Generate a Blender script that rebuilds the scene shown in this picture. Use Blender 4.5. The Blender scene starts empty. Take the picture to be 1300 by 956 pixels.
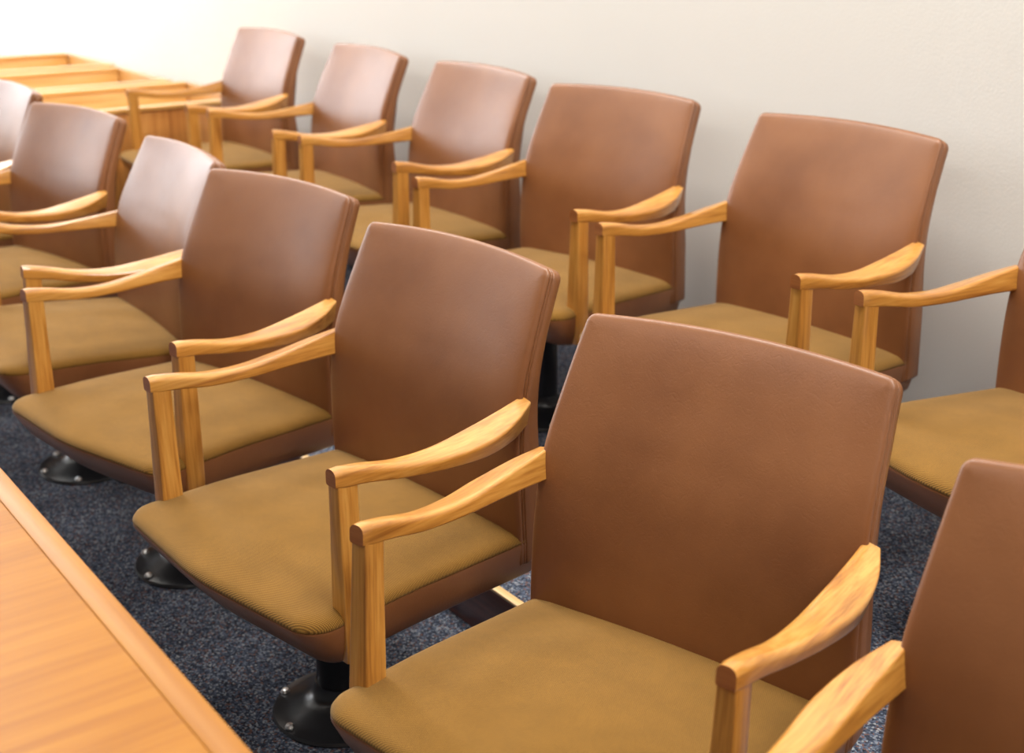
import bpy, bmesh, math, random
from mathutils import Vector, Matrix
random.seed(7)
scene = bpy.context.scene
COL = scene.collection
R = math.radians

# ------------------------------------------------------------------ materials
def new_mat(name):
    m = bpy.data.materials.new(name); m.use_nodes = True
    nt = m.node_tree; b = nt.nodes['Principled BSDF']
    return m, nt, b
def nd(nt, typ, **kw):
    n = nt.nodes.new(typ)
    for k, v in kw.items():
        if k in n.inputs: n.inputs[k].default_value = v
        else: setattr(n, k, v)
    return n
def ramp(nt, stops):
    r = nt.nodes.new('ShaderNodeValToRGB'); e = r.color_ramp.elements
    e[0].position, e[0].color = stops[0][0], (*stops[0][1], 1)
    e[1].position, e[1].color = stops[-1][0], (*stops[-1][1], 1)
    for p, c in stops[1:-1]:
        k = e.new(p); k.color = (*c, 1)
    return r
def lin(r, g, b):
    f = lambda c: (c/255/12.92 if c/255 <= .04045 else ((c/255+.055)/1.055)**2.4)
    return (f(r), f(g), f(b))

def mat_leather():
    m, nt, b = new_mat('brown_leather'); L = nt.links.new
    tc = nd(nt, 'ShaderNodeTexCoord'); oi = nd(nt, 'ShaderNodeObjectInfo')
    ad = nd(nt, 'ShaderNodeVectorMath', operation='ADD'); L(tc.outputs['Object'], ad.inputs[0])
    sc = nd(nt, 'ShaderNodeVectorMath', operation='SCALE'); L(oi.outputs['Location'], sc.inputs[0]); sc.inputs['Scale'].default_value = 3.1
    L(sc.outputs[0], ad.inputs[1])
    n1 = nd(nt, 'ShaderNodeTexNoise', Scale=6.0, Detail=4.0); L(ad.outputs[0], n1.inputs['Vector'])
    r = ramp(nt, [(.3, lin(122, 75, 42)), (.7, lin(140, 90, 53))]); L(n1.outputs['Fac'], r.inputs[0])
    L(r.outputs[0], b.inputs['Base Color'])
    # grain and long soft creases
    v = nd(nt, 'ShaderNodeTexVoronoi', Scale=330.0); L(ad.outputs[0], v.inputs['Vector'])
    mp = nd(nt, 'ShaderNodeMapping'); mp.inputs['Scale'].default_value = (14, 14, 9); mp.inputs['Rotation'].default_value = (0, .5, 0); L(ad.outputs[0], mp.inputs['Vector'])
    n2 = nd(nt, 'ShaderNodeTexNoise', Scale=2.0, Detail=5.0, Roughness=.6, Distortion=1.6); L(mp.outputs[0], n2.inputs['Vector'])
    rg = ramp(nt, [(.46, (1, 1, 1)), (.50, (0, 0, 0)), (.54, (1, 1, 1))]); L(n2.outputs['Fac'], rg.inputs[0])
    b1 = nd(nt, 'ShaderNodeBump', Strength=.10, Distance=.0006); L(v.outputs['Distance'], b1.inputs['Height'])
    b2 = nd(nt, 'ShaderNodeBump', Strength=.08, Distance=.0012); L(rg.outputs[0], b2.inputs['Height']); L(b1.outputs[0], b2.inputs['Normal'])
    L(b2.outputs[0], b.inputs['Normal'])
    n3 = nd(nt, 'ShaderNodeTexNoise', Scale=11.0, Detail=3.0); L(ad.outputs[0], n3.inputs['Vector'])
    mr = nd(nt, 'ShaderNodeMapRange'); mr.inputs['To Min'].default_value = .33; mr.inputs['To Max'].default_value = .41
    L(n3.outputs['Fac'], mr.inputs['Value']); L(mr.outputs[0], b.inputs['Roughness'])
    b.inputs['Specular IOR Level'].default_value = .55
    return m

def mat_fabric():
    m, nt, b = new_mat('tan_twill_fabric'); L = nt.links.new
    tc = nd(nt, 'ShaderNodeTexCoord')
    def wave(rot, scale):
        mp = nd(nt, 'ShaderNodeMapping'); mp.inputs['Rotation'].default_value = (0, 0, rot); L(tc.outputs['Object'], mp.inputs['Vector'])
        w = nd(nt, 'ShaderNodeTexWave', Scale=scale, Distortion=.6, Detail=1.0); w.inputs['Detail Scale'].default_value = 6.0
        L(mp.outputs[0], w.inputs['Vector']); return w
    w1 = wave(R(62), 108.0); w2 = wave(R(-20), 118.0)
    mx = nd(nt, 'ShaderNodeMath', operation='MULTIPLY'); L(w1.outputs['Fac'], mx.inputs[0])
    a2 = nd(nt, 'ShaderNodeMath', operation='MULTIPLY_ADD'); L(w2.outputs['Fac'], a2.inputs[0]); a2.inputs[1].default_value = .5; a2.inputs[2].default_value = .5
    L(a2.outputs[0], mx.inputs[1])
    n = nd(nt, 'ShaderNodeTexNoise', Scale=11.0, Detail=10.0, Roughness=.72); L(tc.outputs['Object'], n.inputs['Vector'])
    r = ramp(nt, [(0, lin(96, 66, 23)), (.45, lin(125, 89, 33)), (1, lin(158, 116, 50))]); L(mx.outputs[0], r.inputs[0])
    hs = nd(nt, 'ShaderNodeHueSaturation'); L(r.outputs[0], hs.inputs['Color'])
    mr = nd(nt, 'ShaderNodeMapRange'); mr.inputs['To Min'].default_value = .70; mr.inputs['To Max'].default_value = 1.28
    L(n.outputs['Fac'], mr.inputs['Value']); L(mr.outputs[0], hs.inputs['Value'])
    L(hs.outputs[0], b.inputs['Base Color'])
    bp = nd(nt, 'ShaderNodeBump', Strength=.3, Distance=.0005); L(mx.outputs[0], bp.inputs['Height']); L(bp.outputs[0], b.inputs['Normal'])
    b.inputs['Roughness'].default_value = .9; b.inputs['Specular IOR Level'].default_value = .2
    b.inputs['Sheen Weight'].default_value = .18; b.inputs['Sheen Roughness'].default_value = .5; b.inputs['Sheen Tint'].default_value = (1, .85, .6, 1)
    return m

def mat_wood(name, axis, dark, mid, light, rough=.3, scale=1.0, coat=.7, spec=.5):
    m, nt, b = new_mat(name); L = nt.links.new
    tc = nd(nt, 'ShaderNodeTexCoord'); oi = nd(nt, 'ShaderNodeObjectInfo')
    sc = nd(nt, 'ShaderNodeVectorMath', operation='SCALE'); L(oi.outputs['Location'], sc.inputs[0]); sc.inputs['Scale'].default_value = 2.7
    ad = nd(nt, 'ShaderNodeVectorMath', operation='ADD'); L(tc.outputs['Object'], ad.inputs[0]); L(sc.outputs[0], ad.inputs[1])
    s = [38*scale]*3; s[axis] = 2.2*scale
    mp = nd(nt, 'ShaderNodeMapping'); mp.inputs['Scale'].default_value = s; L(ad.outputs[0], mp.inputs['Vector'])
    n1 = nd(nt, 'ShaderNodeTexNoise', Scale=1.0, Detail=6.0, Roughness=.6, Distortion=.7); L(mp.outputs[0], n1.inputs['Vector'])
    s2 = [230*scale]*3; s2[axis] = 9*scale
    mp2 = nd(nt, 'ShaderNodeMapping'); mp2.inputs['Scale'].default_value = s2; L(ad.outputs[0], mp2.inputs['Vector'])
    n2 = nd(nt, 'ShaderNodeTexNoise', Scale=1.0, Detail=3.0); L(mp2.outputs[0], n2.inputs['Vector'])
    mx = nd(nt, 'ShaderNodeMix', data_type='FLOAT'); mx.inputs['Factor'].default_value = .35
    L(n1.outputs['Fac'], mx.inputs['A']); L(n2.outputs['Fac'], mx.inputs['B'])
    r = ramp(nt, [(.33, dark), (.5, mid), (.66, light)]); L(mx.outputs['Result'], r.inputs[0]); L(r.outputs[0], b.inputs['Base Color'])
    bp = nd(nt, 'ShaderNodeBump', Strength=.06, Distance=.0008); L(n2.outputs['Fac'], bp.inputs['Height']); L(bp.outputs[0], b.inputs['Normal'])
    b.inputs['Roughness'].default_value = rough
    b.inputs['Specular IOR Level'].default_value = spec; b.inputs['Coat Weight'].default_value = coat; b.inputs['Coat Roughness'].default_value = .13
    return m

def mat_plain(name, col, rough, metal=0.0, spec=.5):
    m, nt, b = new_mat(name); L = nt.links.new
    tc = nd(nt, 'ShaderNodeTexCoord')
    n = nd(nt, 'ShaderNodeTexNoise', Scale=40.0, Detail=3.0); L(tc.outputs['Object'], n.inputs['Vector'])
    r = ramp(nt, [(.3, tuple(c*.9 for c in col)), (.7, tuple(min(1, c*1.1) for c in col))]); L(n.outputs['Fac'], r.inputs[0])
    L(r.outputs[0], b.inputs['Base Color'])
    b.inputs['Roughness'].default_value = rough; b.inputs['Metallic'].default_value = metal; b.inputs['Specular IOR Level'].default_value = spec
    return m

def mat_carpet():
    m, nt, b = new_mat('charcoal_blue_carpet'); L = nt.links.new
    tc = nd(nt, 'ShaderNodeTexCoord')
    v = nd(nt, 'ShaderNodeTexVoronoi', Scale=230.0); L(tc.outputs['Object'], v.inputs['Vector'])
    n0 = nd(nt, 'ShaderNodeTexNoise', Scale=190.0, Detail=2.0); L(tc.outputs['Object'], n0.inputs['Vector'])
    sp = nd(nt, 'ShaderNodeSeparateColor'); L(v.outputs['Color'], sp.inputs[0])
    mx = nd(nt, 'ShaderNodeMix', data_type='FLOAT'); mx.inputs['Factor'].default_value = .4
    L(sp.outputs[0], mx.inputs['A']); L(n0.outputs['Fac'], mx.inputs['B'])
    r = ramp(nt, [(.15, lin(33, 35, 41)), (.45, lin(60, 67, 82)), (.65, lin(90, 99, 117)), (.85, lin(154, 156, 158))]); L(mx.outputs['Result'], r.inputs[0])
    # a few reddish flecks
    fl = nd(nt, 'ShaderNodeMath', operation='GREATER_THAN'); L(sp.outputs[1], fl.inputs[0]); fl.inputs[1].default_value = .9
    mc = nd(nt, 'ShaderNodeMix', data_type='RGBA'); L(fl.outputs[0], mc.inputs['Factor'])
    L(r.outputs[0], mc.inputs['A']); mc.inputs['B'].default_value = (*lin(104, 78, 74), 1)
    L(mc.outputs['Result'], b.inputs['Base Color'])
    bp = nd(nt, 'ShaderNodeBump', Strength=.8, Distance=.003); L(v.outputs['Distance'], bp.inputs['Height']); L(bp.outputs[0], b.inputs['Normal'])
    b.inputs['Roughness'].default_value = .95; b.inputs['Specular IOR Level'].default_value = .1
    return m

def mat_wall(name, col):
    m, nt, b = new_mat(name); L = nt.links.new
    tc = nd(nt, 'ShaderNodeTexCoord')
    n = nd(nt, 'ShaderNodeTexNoise', Scale=140.0, Detail=5.0); L(tc.outputs['Object'], n.inputs['Vector'])
    n2 = nd(nt, 'ShaderNodeTexNoise', Scale=1.5, Detail=2.0); L(tc.outputs['Object'], n2.inputs['Vector'])
    r = ramp(nt, [(.3, tuple(c*.98 for c in col)), (.7, col)]); L(n2.outputs['Fac'], r.inputs[0]); L(r.outputs[0], b.inputs['Base Color'])
    bp = nd(nt, 'ShaderNodeBump', Strength=.15, Distance=.003); L(n.outputs['Fac'], bp.inputs['Height']); L(bp.outputs[0], b.inputs['Normal'])
    b.inputs['Roughness'].default_value = .7; b.inputs['Specular IOR Level'].default_value = .25
    return m

M = {}
M['leather'] = mat_leather()
M['fabric'] = mat_fabric()
OD, OM, OL = lin(146, 90, 34), lin(192, 132, 57), lin(212, 158, 80)
M['oak_arm'] = mat_wood('oak_along_arm', 1, OD, OM, OL)
M['oak_post'] = mat_wood('oak_along_post', 2, OD, OM, OL)
M['oak_end'] = mat_wood('oak_end_grain', 0, lin(134, 74, 32), lin(162, 96, 44), lin(178, 112, 56), rough=.45)
M['black'] = mat_plain('black_enamel', (.012, .012, .014), .28)
M['bolt'] = mat_plain('zinc_bolt', (.6, .6, .6), .3, 1.0)
M['table'] = mat_wood('table_veneer', 1, lin(140, 86, 26), lin(157, 101, 32), lin(169, 114, 40), rough=.4, coat=0, spec=.22, scale=.45)
M['table_edge'] = mat_wood('table_edge_band', 0, lin(142, 88, 27), lin(157, 101, 32), lin(169, 114, 40), rough=.4, coat=0, spec=.22, scale=.45)
M['pew'] = mat_wood('pew_oak_long', 1, lin(200, 146, 76), lin(222, 174, 102), lin(236, 194, 124), rough=.32, scale=.6)  # paler than the other pew wood: light on the cap rails is painted in
M['pew_end'] = mat_wood('pew_oak_cross', 0, lin(168, 116, 58), lin(194, 142, 78), lin(210, 160, 96), rough=.4, scale=.6)
M['pew_front'] = mat_wood('pew_oak_upright', 2, lin(160, 98, 44), lin(196, 132, 64), lin(214, 156, 84), rough=.4, scale=.5)
M['riser'] = mat_wood('dark_riser_wood', 0, lin(66, 28, 16), lin(104, 50, 30), lin(128, 66, 40), rough=.35, scale=.6)
M['nosing'] = mat_wood('pale_nosing_wood', 0, lin(206, 160, 100), lin(226, 186, 128), lin(236, 204, 150), rough=.35)
M['carpet'] = mat_carpet()
def mat_sky_pane():
    m, nt, b = new_mat('daylit_window_pane'); L = nt.links.new
    tc = nd(nt, 'ShaderNodeTexCoord'); n = nd(nt, 'ShaderNodeTexNoise', Scale=.8, Detail=3.0); L(tc.outputs['Object'], n.inputs['Vector'])
    r = ramp(nt, [(.3, (.84, .91, 1)), (.7, (1, 1, 1))]); L(n.outputs['Fac'], r.inputs[0])
    b.inputs['Base Color'].default_value = (.02, .02, .02, 1); b.inputs['Roughness'].default_value = .1
    L(r.outputs[0], b.inputs['Emission Color']); b.inputs['Emission Strength'].default_value = 7.2
    return m
M['sky_pane'] = mat_sky_pane()
M['wall'] = mat_wall('cream_wall_paint', (.82, .80, .755))
M['ceil'] = mat_wall('white_ceiling', (.8, .8, .78))

# ------------------------------------------------------------------ helpers
def link(name, bm, mat, parent=None, smooth=35, recalc=True):
    if recalc: bmesh.ops.recalc_face_normals(bm, faces=bm.faces[:])
    me = bpy.data.meshes.new(name); bm.to_mesh(me); bm.free()
    for x in (mat if isinstance(mat, (list, tuple)) else [mat]): me.materials.append(x)
    if smooth:
        for p in me.polygons: p.use_smooth = True
        me.set_sharp_from_angle(angle=R(smooth))
    o = bpy.data.objects.new(name, me); COL.objects.link(o)
    if parent: o.parent = parent
    return o
def rings_mesh(rings, cap0=False, cap1=False, bm=None, mi=0, capmi=0):
    bm = bm or bmesh.new()
    vr = [[bm.verts.new(p) for p in r] for r in rings]
    n = len(rings[0])
    for a, b in zip(vr, vr[1:]):
        for i in range(n):
            f = bm.faces.new((a[i], a[(i+1) % n], b[(i+1) % n], b[i])); f.material_index = mi
    if cap0: f = bm.faces.new(vr[0][::-1]); f.material_index = capmi
    if cap1: f = bm.faces.new(vr[-1]); f.material_index = mi
    return bm
def box(bm, x0, x1, y0, y1, z0, z1, bev=.003, seg=2):
    r = bmesh.ops.create_cube(bm, size=1.0)
    for v in r['verts']:
        v.co = Vector(((x0+x1)/2+v.co.x*(x1-x0), (y0+y1)/2+v.co.y*(y1-y0), (z0+z1)/2+v.co.z*(z1-z0)))
    if bev:
        ed = list({e for v in r['verts'] for e in v.link_edges})
        bmesh.ops.bevel(bm, geom=ed, offset=bev, segments=seg, affect='EDGES', profile=.5)
    return bm
def tube(path, rad, n=8, closed=True):
    bm = bmesh.new(); rings = []; N = len(path)
    for i, p in enumerate(path):
        a, b = path[(i-1) % N], path[(i+1) % N]
        t = (Vector(b)-Vector(a)).normalized()
        u = t.cross(Vector((0, .3, 1))); u.normalize(); w = t.cross(u)
        rings.append([Vector(p)+u*rad*math.cos(2*math.pi*k/n)+w*rad*math.sin(2*math.pi*k/n) for k in range(n)])
    if closed: rings.append(rings[0])
    bm = rings_mesh(rings); bmesh.ops.remove_doubles(bm, verts=bm.verts[:], dist=1e-6)
    return bm
def lathe(prof, n=48):
    rings = [[(r*math.cos(2*math.pi*k/n), r*math.sin(2*math.pi*k/n), z) for k in range(n)] for r, z in prof]
    return rings_mesh(rings, True, True)
def empty(name, loc, rz=0):
    o = bpy.data.objects.new(name, None); COL.objects.link(o); o.location = loc; o.rotation_euler = (0, 0, rz)
    o.empty_display_size = .1
    return o
def tag(o, label, cat, group=None):
    o['label'] = label; o['category'] = cat
    if group: o['group'] = group
    return o
def struct(name, bm, mat, smooth=35):
    o = link(name, bm, mat, smooth=smooth); o['kind'] = 'structure'; return o
def lerp(a, b, t): return a+(b-a)*t
def interp(tab, t):
    for (t0, v0), (t1, v1) in zip(tab, tab[1:]):
        if t <= t1:
            k = (t-t0)/(t1-t0); k = max(0, min(1, k)); k = k*k*(3-2*k)
            return v0+(v1-v0)*k
    return tab[-1][1]
def hermite(pts, t):          # smooth curve through (t, v) knots
    n = len(pts)
    def slope(i):
        a, b = max(0, i-1), min(n-1, i+1)
        return (pts[b][1]-pts[a][1])/(pts[b][0]-pts[a][0])
    for i in range(n-1):
        if t <= pts[i+1][0] or i == n-2:
            h = pts[i+1][0]-pts[i][0]; k = max(0, min(1, (t-pts[i][0])/h))
            return ((2*k**3-3*k*k+1)*pts[i][1]+(k**3-2*k*k+k)*h*slope(i)+(-2*k**3+3*k*k)*pts[i+1][1]+(k**3-k*k)*h*slope(i+1))

# ------------------------------------------------------------------ the jury chair (sitter faces -Y, left = +X)
def round_poly(corners, seg=10, sub=10):
    """corners: (x, y, radius); returns an even closed outline with rounded corners"""
    n = len(corners); out = []
    for i in range(n):
        p = Vector(corners[i][:2]); a = Vector(corners[i-1][:2]); b = Vector(corners[(i+1) % n][:2]); r = corners[i][2]
        da, db = (a-p).normalized(), (b-p).normalized()
        ang = da.angle(db); d = r/math.tan(ang/2)
        s, e = p+da*d, p+db*d
        c = p+(da+db).normalized()*(r/math.sin(ang/2))
        a0 = math.atan2(s.y-c.y, s.x-c.x); a1 = math.atan2(e.y-c.y, e.x-c.x)
        dl = (a1-a0+math.pi) % (2*math.pi)-math.pi
        for k in range(seg+1):
            t = a0+dl*k/seg; out.append(Vector((c.x+r*math.cos(t), c.y+r*math.sin(t))))
        nb = Vector(corners[(i+1) % n][:2]); r2 = corners[(i+1) % n][2]
        a2 = Vector(corners[(i+2) % n][:2]); an2 = (p-nb).normalized().angle((a2-nb).normalized())
        e2 = nb+(p-nb).normalized()*(r2/math.tan(an2/2))
        for k in range(1, sub): out.append(e.lerp(e2, k/sub))
    return out

SEAT = round_poly([(.262, .25, .02), (-.262, .25, .02), (-.285, -.243, .05), (0.0, -.272, .6), (.285, -.243, .05)])
SEAM = .451
def seat_z(x, y):                      # the cushion is a little lower towards the back, rolls over at the front
    return -.015*max(0, (y+.05)/.3)
def inset(out, d, dy_front=0):
    res = []; n = len(out)
    for i in range(n):
        t = (out[(i+1) % n]-out[i-1]).normalized(); nn = Vector((-t.y, t.x))
        if nn.dot(Vector((0, 0))-out[i]) < 0: nn = -nn
        res.append(out[i]+nn*d)
    return res
def build_cushion(parent):
    rings = []
    for d, z in ((.004, -.004), (.0, .001), (.0005, .005), (.005, .0115), (.014, .0165), (.028, .0195)):
        rings.append([(p.x, p.y, SEAM+z+seat_z(p.x, p.y)) for p in inset(SEAT, d)])
    last = inset(SEAT, .028)
    for k in range(1, 12):
        s = 1-k/12
        rings.append([(p.x*s, p.y*s, SEAM+.0195+.018*max(0, 1-(p.x*s/.262)**2)*max(0, 1-(p.y*s/.26)**2)+seat_z(p.x*s, p.y*s)) for p in last])
    return link('seat_cushion', rings_mesh(rings, True, True), M['fabric'], parent, smooth=60)
def build_seat_shell(parent):
    rings = []
    for d, z in ((.006, .0), (.0005, -.0015), (.0, -.005), (.003, -.040), (.009, -.063), (.017, -.071), (.05, -.075)):
        ins = inset(SEAT, d)
        row = []
        for p in ins:
            fr = max(0, (-p.y-.05)/.2)
            row.append((p.x, p.y+fr*.5*max(0, -z-.005), SEAM+z+seat_z(p.x, p.y)))
        rings.append(row)
    last = rings[-1]
    for s in (.6, .2): rings.append([(p[0]*s, p[1]*s, SEAM-.078) for p in last])
    return link('seat_shell', rings_mesh(rings, True, True), M['leather'], parent, smooth=45)
def build_piping(name, pts, rad, mat, parent):
    return link(name, tube(pts, rad, 6), mat, parent, smooth=60)

ZB, ZT = .392, .8955
YP = [(.36, .196), (.56, .192), (.65, .197), (.72, .212), (.80, .245), (.90, .291), (.95, .315)]
HW = [(.36, .2655), (.50, .2645), (.62, .261), (.70, .2575), (.80, .250), (.90, .2415), (.95, .237)]
def back_outline():
    cs = [(1, ZB), (-1, ZB), (-1, ZT), (1, ZT)]
    hb, ht = hermite(HW, ZB), hermite(HW, ZT)
    pts = round_poly([(hb, ZB, .012), (-hb, ZB, .012), (-ht, ZT, .014), (ht, ZT, .014)], seg=8, sub=22)
    res = []
    for p in pts:                      # follow the gently waisted sides and the crowned top
        lin_hw = lerp(hb, ht, (p.y-ZB)/(ZT-ZB)); k = hermite(HW, p.y)/lin_hw
        res.append(Vector((p.x*k, p.y)))
    return res
BO = back_outline()
def back_pt(x, z, n):
    zz = max(0.0, (z-.70)/.19)
    u = min(1, abs(x)/.245)
    crown = .008*(1-u*u)*max(0, (z-.60)/.29)**1.5
    y = hermite(YP, z); sl = (hermite(YP, z+.005)-hermite(YP, z-.005))/.01
    nl = math.hypot(1, sl); ny, nz = -1/nl, sl/nl
    cy = .024*(1-u*u)*min(1, max(0, (z-.42)/.3))
    return (x, y+cy+ny*n, z+crown+nz*n)
CZ = (ZB+ZT)/2
def back_ring(d, n):
    return [back_pt(p.x, p.y, n) for p in inset2(BO, d)]
def inset2(out, d):
    n = len(out); res = []; c = Vector((0, CZ))
    for i in range(n):
        t = (out[(i+1) % n]-out[i-1]).normalized(); nn = Vector((-t.y, t.x))
        if nn.dot(c-out[i]) < 0: nn = -nn
        res.append(out[i]+nn*d)
    return res
def build_back(parent):
    rings = []
    for d, n in ((.008, -.008), (.0015, -.0068), (.0002, -.004), (.0012, -.0005), (.004, .002), (.008, .0034), (.012, .0044)):
        rings.append(back_ring(d, n))
    base = inset2(BO, .012)
    def dome(x, z):
        a = max(0, 1-(x/(hermite(HW, z)-.010))**6); b = max(0, 1-((z-CZ)/((ZT-ZB)/2-.010))**6)
        return .0044+.007*a*b
    for k in range(1, 26):
        s = 1-k/26
        rings.append([back_pt(p.x*s, CZ+(p.y-CZ)*s, dome(p.x*s, CZ+(p.y-CZ)*s)) for p in base])
    pad = link('backrest', rings_mesh(rings, True, True), M['leather'], parent, smooth=60)
    rings = []
    for d, n in ((.008, -.012), (.0015, -.0132), (.0, -.016), (.0005, -.03)):
        rings.append(back_ring(d, n))
    def thick(z): return -.034-.022*max(0, min(1, (.80-z)/.25))
    for d, m in ((.003, 0), (.008, -.004), (.016, -.006)):
        rings.append([back_pt(p.x, p.y, thick(p.y)+m) for p in inset2(BO, d)])
    base = inset2(BO, .016)
    for s in (.85, .6, .35, .1):
        rings.append([back_pt(p.x*s, CZ+(p.y-CZ)*s, thick(CZ+(p.y-CZ)*s)-.006) for p in base])
    link('back_shell', rings_mesh(rings, True, True), M['leather'], parent, smooth=60)
    p2 = link('welt', tube([back_pt(p.x, p.y, -.010) for p in inset2(BO, .0028)], .0024, 6), M['leather'], pad, smooth=60)
    return pad

def rr_section(w, h, rt, rb, seg=5):
    """rounded rectangle, centred; rt/rb corner radius top/bottom; (a across, b up)"""
    rt = min(rt, w*.49, h*.49); rb = min(rb, w*.49, h*.49); out = []
    for cx, cy, r, a0 in ((w/2-rt, h/2-rt, rt, 0), (-w/2+rt, h/2-rt, rt, 90), (-w/2+rb, -h/2+rb, rb, 180), (w/2-rb, -h/2+rb, rb, 270)):
        for k in range(seg+1):
            a = R(a0+90*k/seg); out.append((cx+r*math.cos(a), cy+r*math.sin(a)))
    return out
ARM_Y0, ARM_Y1 = -.180, .214
A_IN = [(0, .2555), (.3, .2535), (.6, .2495), (.85, .2465), (1, .2440)]
A_OUT = [(0, .2825), (.25, .2865), (.5, .297), (.7, .3015), (.87, .2895), (1, .268)]
A_TOP = [(0, .7010), (.12, .6930), (.3, .6770), (.5, .6700), (.7, .6750), (.86, .6850), (1, .6965)]
A_H = [(0, .030), (.25, .0245), (.5, .0225), (.75, .031), (1, .046)]
A_ROLL = [(0, 0), (.25, 3), (.5, 9), (.75, 15), (1, 13)]
def build_arm(side, parent):
    rings = []; N = 34
    for i in range(N+1):
        t = i/N
        xi, xo = hermite(A_IN, t), hermite(A_OUT, t); w = xo-xi; h = hermite(A_H, t)
        cx, cz = (xi+xo)/2, hermite(A_TOP, t)-h/2; a = R(hermite(A_ROLL, t))
        y = lerp(ARM_Y0, ARM_Y1, t)
        f = 1.0 if i else .9
        sec = rr_section(w*f, h*f, hermite([(0, .0105), (.35, .010), (.7, .006), (1, .0035)], t), .0035)
        row = []
        for (u, v) in sec:
            u2, v2 = u*math.cos(a)+v*math.sin(a), -u*math.sin(a)+v*math.cos(a)
            row.append((side*(cx+u2), y+(.0015 if i == 1 else 0), cz+v2))
        rings.append(row)
        if i == 0: rings[0] = [(p[0], ARM_Y0-.0015, p[2]) for p in row]
    bm = rings_mesh(rings, True, True, mi=0, capmi=1)
    return link('armrest', bm, [M['oak_arm'], M['oak_end']], parent, smooth=40)
def build_post(side, parent):
    rings = []
    for z, xi, xo, y0, y1 in ((.6735, .2560, .2815, -.1785, -.1425), (.60, .2545, .2830, -.1795, -.1430), (.50, .2520, .2850, -.1815, -.1430),
                              (.43, .2500, .2860, -.1830, -.1430), (.388, .2500, .2855, -.1830, -.1440), (.384, .2515, .2840, -.1815, -.1455)):
        w, d = xo-xi, y1-y0
        rings.append([(side*((xi+xo)/2+u), (y0+y1)/2+v, z) for u, v in rr_section(w, d, .003, .003, 3)])
    return link('arm_post', rings_mesh(rings, True, True), M['oak_post'], parent, smooth=40)
def build_chair():
    root = empty('jury_chair', (0, 0, 0))
    b = link('pedestal_base', lathe([(.0005, .0), (.122, .0), (.125, .004), (.122, .009), (.108, .012), (.095, .018), (.072, .028), (.058, .036), (.050, .045), (.046, .062), (0.0005, .065)]), M['black'], root)
    for k in range(6):
        a = R(30+60*k)
        bl = link('bolt', lathe([(0.0005, .008), (.0085, .0095), (.0088, .012), (.006, .0165), (.0005, .0175)], 14), M['bolt'], b)
        bl.location = (.113*math.cos(a), .113*math.sin(a), .001)
    link('pedestal_column', lathe([(.0005, .06), (.043, .06), (.043, .22), (.034, .225), (.034, .258), (.0005, .258)]), M['black'], root)
    bm = bmesh.new(); box(bm, -.10, .10, -.13, .13, .325, .376, .012, 3); box(bm, -.03, .03, -.17, -.1, .335, .370, .008, 2)
    link('swivel_housing', bm, M['black'], root)
    build_seat_shell(root); cu = build_cushion(root)
    build_back(root)
    for s in (-1, 1): build_arm(s, root); build_post(s, root)
    return root
DZ = .085                              # the chair was measured from a datum this far below the floor
FIXED = ('pedestal_base', 'pedestal_column')
PROTO = build_chair()
for c_ in PROTO.children:
    if not c_.name.startswith(FIXED):
        c_.data.transform(Matrix.Translation((0, 0, -DZ)))
        for g_ in c_.children: g_.data.transform(Matrix.Translation((0, 0, -DZ)))
def dup(root):
    r = root.copy(); COL.objects.link(r)
    for ch in list(root.children):
        c = ch.copy(); COL.objects.link(c); c.parent = r
        for g in list(ch.children):
            d = g.copy(); COL.objects.link(d); d.parent = c
    return r
STEP = 0.1175
CH = [ # kind, x, y, z, yaw, tilt, label
 ('A', -0.0007, -0.0201, 0, 13.59, 0.76, 'brown leather jury chair cut off by the lower right corner, only its backrest corner showing'),
 ('A', -0.6757, 0.0131, 0, 16.09, -2.45, 'brown leather jury chair with the largest backrest, front row, in the centre foreground'),
 ('A', -1.3752, -0.0026, 0, 7.11, 1.02, 'brown leather jury chair showing its whole tan seat, left of the largest front row chair'),
 ('A', -2.0616, 0.0021, 0, 12.43, -0.26, 'front row jury chair, second to the left of the chair with the largest backrest'),
 ('A', -2.7218, -0.0022, 0, -2.02, -2.11, 'front row jury chair with pale glossy backrest, third to the left of the largest chair'),
 ('A', -3.4196, 0.0054, 0, 12.42, -0.68, 'front row jury chair, complete dark backrest next to the sliver cut by the left edge'),
 ('A', -4.1051, 0.0044, 0, 2.62, 0.93, 'farthest front row jury chair, cut by the left edge with only a backrest sliver showing'),
 ('B', -0.6892, 0.9962, STEP, -6.68, 0.11, 'back row jury chair cut off by the right edge, showing tan seat and one arm'),
 ('B', -1.3958, 1.0066, STEP, 2.77, 0.10, 'back row jury chair with the largest uncut backrest beside the wall'),
 ('B', -2.0811, 0.9813, STEP, 9.36, -0.16, 'back row jury chair by the wall, second complete backrest counted from the right'),
 ('B', -2.7955, 1.0014, STEP, 0.29, -0.64, 'back row jury chair by the wall, third complete backrest counted from the right'),
 ('B', -3.4702, 0.9965, STEP, -2.76, -0.13, 'back row jury chair by the wall, second from the pew end of its row'),
 ('B', -4.1792, 0.9997, STEP, 1.27, 1.29, 'farthest back row jury chair by the wall, standing next to the wooden pews'),
]
for i, (k, x, y, z, yaw, tilt, label) in enumerate(CH):
    o = PROTO if i == len(CH)-1 else dup(PROTO)
    o.location = (x, y, z); o.rotation_euler = (0, 0, R(yaw))
    T = Matrix.Translation((0, 0, .40-DZ)) @ Matrix.Rotation(R(tilt), 4, 'X') @ Matrix.Translation((0, 0, DZ-.40))
    for c in o.children:
        if not c.name.startswith(FIXED): c.matrix_local = T
    tag(o, label, 'chair', 'front row of jury chairs' if k == 'A' else 'back row of jury chairs along the wall')

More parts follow.
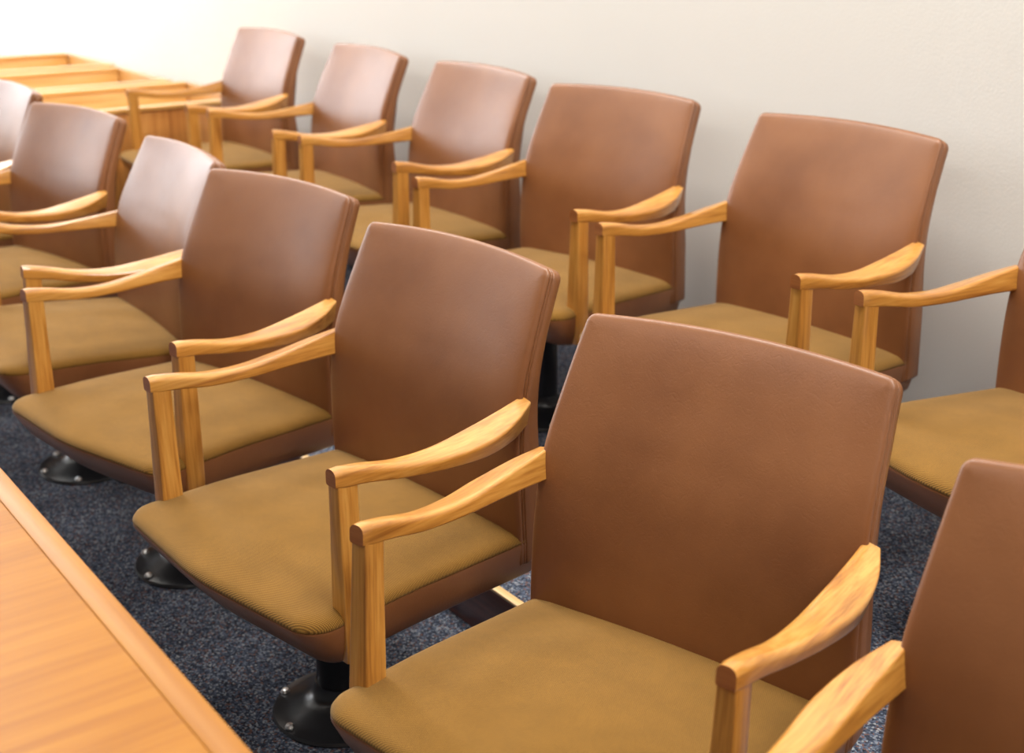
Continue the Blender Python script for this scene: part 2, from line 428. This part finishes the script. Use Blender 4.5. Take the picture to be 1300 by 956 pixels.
# ------------------------------------------------------------------ room
WY = 1.43; XL, XR, YF, CZH = -9.0, 3.5, -9.0, 4.0
bm = bmesh.new(); box(bm, XL, XR, YF, WY, -.05, 0, 0); struct('floor', bm, M['carpet'], 0)
PX0, PY = -4.5, .345
bm = bmesh.new(); box(bm, PX0, XR, PY+.015, WY, 0, STEP, 0); struct('platform', bm, M['carpet'], 0)
bm = bmesh.new(); box(bm, PX0, XR, PY, PY+.015, 0, STEP-.004, .001); struct('trim_1', bm, M['riser'])
bm = bmesh.new(); box(bm, PX0, XR, PY-.002, PY+.017, STEP-.004, STEP+.003, .002); struct('trim_2', bm, M['nosing'])
bm = bmesh.new(); box(bm, XL, XR, WY, WY+.12, -.05, CZH, 0); struct('wall_back', bm, M['wall'], 0)
bm = bmesh.new(); box(bm, XL, XR, YF, WY+.12, CZH, CZH+.1, 0); struct('ceiling', bm, M['ceil'], 0)
# left wall with two tall windows
WINS = ((-4.7, -2.1), (-1.7, 0.9)); wz0, wz1 = 1.0, 3.4
bm = bmesh.new()
yy = YF
for a_, b_ in WINS:
    box(bm, XL-.12, XL, yy, a_, -.05, CZH, 0); box(bm, XL-.12, XL, a_, b_, -.05, wz0, 0); box(bm, XL-.12, XL, a_, b_, wz1, CZH, 0); yy = b_
box(bm, XL-.12, XL, yy, WY+.12, -.05, CZH, 0)
struct('wall_left', bm, M['wall'], 0)
for k_, (a_, b_) in enumerate(WINS):
    bm = bmesh.new()
    for y_ in (a_+.03, lerp(a_, b_, 1/3), lerp(a_, b_, 2/3), b_-.03): box(bm, XL-.10, XL-.03, y_-.03, y_+.03, wz0, wz1, .004)
    for z_ in (wz0+.03, wz1-.03): box(bm, XL-.10, XL-.03, a_, b_, z_-.03, z_+.03, .004)
    wf_ = struct('window_%d' % (k_+1), bm, M['pew'])
    bm = bmesh.new(); box(bm, XL-.075, XL-.065, a_+.01, b_-.01, wz0+.01, wz1-.01, 0)
    link('pane', bm, M['sky_pane'], wf_, smooth=0)

# ------------------------------------------------------------------ table, lower left
T = empty('wood_table', (-1.2, -.95, 0)); tag(T, 'honey coloured wooden table with a smooth top in the lower left corner', 'table')
TX0, TX1, TY0, TY1, TZ = -1.3, 1.4, -.45, .387, .75-DZ   # local, top edge at world y = -.563
def tbox(name, a, mat, bev=.003):
    bm = bmesh.new(); box(bm, *a, bev); return link(name, bm, mat, T)
tbox('table_top', (TX0, TX1, TY0, TY1-.030, TZ-.035, TZ), M['table'], .002)
tbox('edge_band', (TX0, TX1, TY1-.030, TY1, TZ-.035, TZ), M['table_edge'], .0015)
tbox('apron', (TX0+.06, TX1-.06, TY1-.09, TY1-.07, TZ-.12, TZ-.034), M['table_edge'])
for sx in (TX0+.05, TX1-.12):
    for sy in (TY0+.05, TY1-.12): tbox('leg', (sx, sx+.07, sy, sy+.07, 0, TZ-.034), M['pew_front'])

# ------------------------------------------------------------------ wooden pew stalls on the left
def pew(x_far, x_near, y0, y1, h, label):
    o = empty('wooden_pew', (x_near, (y0+y1)/2, 0)); tag(o, label, 'pew', 'wooden pews beyond the jury chairs')
    d = x_far-x_near; hy = (y1-y0)/2
    def pb(name, a, mat, bev=.004):
        bm = bmesh.new(); box(bm, *a, bev); return link(name, bm, mat, o)
    pb('back_panel', (d, d+.03, -hy, hy-.03, 0, h-.018), M['pew'])
    pb('front_panel', (-.03, 0, -hy, hy-.03, 0, h-.018), M['pew_front'])
    for ya in (-hy, hy-.03): pb('end_panel', (d+.0, 0, ya, ya+.03, 0, h-.004), M['pew_end'])
    pb('cap_rail', (d-.012, d+.036, -hy, hy-.03, h-.018, h), M['pew'])
    pb('cap_rail', (-.040, .008, -hy, hy-.03, h-.018, h), M['pew'])
    pb('bench_seat', (d+.03, d+.40, -hy+.03, hy-.03, .36, .39), M['pew'])
pew(-6.84, -6.15, -.7, 1.375, .72-DZ, 'farthest of three open-topped wooden pews behind the jury chairs, at the upper left')
pew(-6.01, -5.36, -.7, 1.355, .72-DZ, 'middle wooden pew between the other two pews at upper left')
pew(-5.27, -4.585, -.7, 1.40, .72-DZ, 'nearest wooden pew, directly behind the farthest back row jury chair')

# ------------------------------------------------------------------ light
def area(name, loc, size, energy, col, rot=(0, 0, 0), sy=None):
    l = bpy.data.lights.new(name, 'AREA'); l.shape = 'RECTANGLE'; l.size = size; l.size_y = sy or size; l.energy = energy; l.color = col
    o = bpy.data.objects.new(name, l); COL.objects.link(o); o.location = loc; o.rotation_euler = rot; return o
WARM = (1, .955, .885)
for x in (-7.0, -4.6, -2.2, 0.2, 2.4):
    area('ceiling_panel_and_fill_light', (x, .45, CZH-.02), 1.6, 84 if x > -4 else 64, WARM, sy=.9)
    area('ceiling_panel_and_fill_light', (x, -2.6, CZH-.02), 1.6, 18, WARM, sy=.9)
area('ceiling_panel_and_fill_light', (-7.7, .35, CZH-.02), 1.2, 100, (.86, .95, 1), sy=.9)  # extra cool fill, added to brighten the far left of the back wall
w = bpy.data.worlds.new('World'); scene.world = w; w.use_nodes = True
w.node_tree.nodes['Background'].inputs[0].default_value = (1, .98, .95, 1); w.node_tree.nodes['Background'].inputs[1].default_value = .15

# ------------------------------------------------------------------ camera
cam = bpy.data.cameras.new('Camera'); co = bpy.data.objects.new('Camera', cam); COL.objects.link(co)
FPX = 1667.7; cam.sensor_fit = 'HORIZONTAL'; cam.sensor_width = 36; cam.lens = FPX/1300*36
cam.shift_y = -45/1300; cam.clip_start = .05
a, b, c = R(54.0509), R(-18.2268), R(-0.0959)
f = Vector((-math.sin(a)*math.cos(b), math.cos(a)*math.cos(b), math.sin(b)))
r = f.cross(Vector((0, 0, 1))).normalized(); u = r.cross(f)
r2 = r*math.cos(c)+u*math.sin(c); u2 = -r*math.sin(c)+u*math.cos(c)
mw = Matrix((( r2.x, u2.x, -f.x, 0.4664), (r2.y, u2.y, -f.y, -0.9577), (r2.z, u2.z, -f.z, 1.4584-DZ), (0, 0, 0, 1)))
co.matrix_basis = mw
cam.dof.use_dof = True; cam.dof.focus_distance = 1.95; cam.dof.aperture_fstop = 4.2
scene.camera = co
vs = scene.view_settings; vs.view_transform = 'Standard'; vs.look = 'None'; vs.gamma = 1; vs.use_curve_mapping = False; vs.exposure = 0.12
scene.cycles.use_denoising = True

# ------------------------------------------------------------------ the whole place was measured at 1/1.12 of its real size
S = 1.12
for me in bpy.data.meshes: me.transform(Matrix.Scale(S, 4))
for o in bpy.data.objects:
    if o.type in ('CAMERA', 'LIGHT'):
        m_ = o.matrix_basis.copy()
        m_.translation = m_.translation*S; o.matrix_basis = m_
    else:
        o.location = o.location*S
for l in bpy.data.lights: l.size *= S; l.size_y *= S; l.energy *= S*S
cam.dof.focus_distance *= S
cam.dof.aperture_fstop /= S
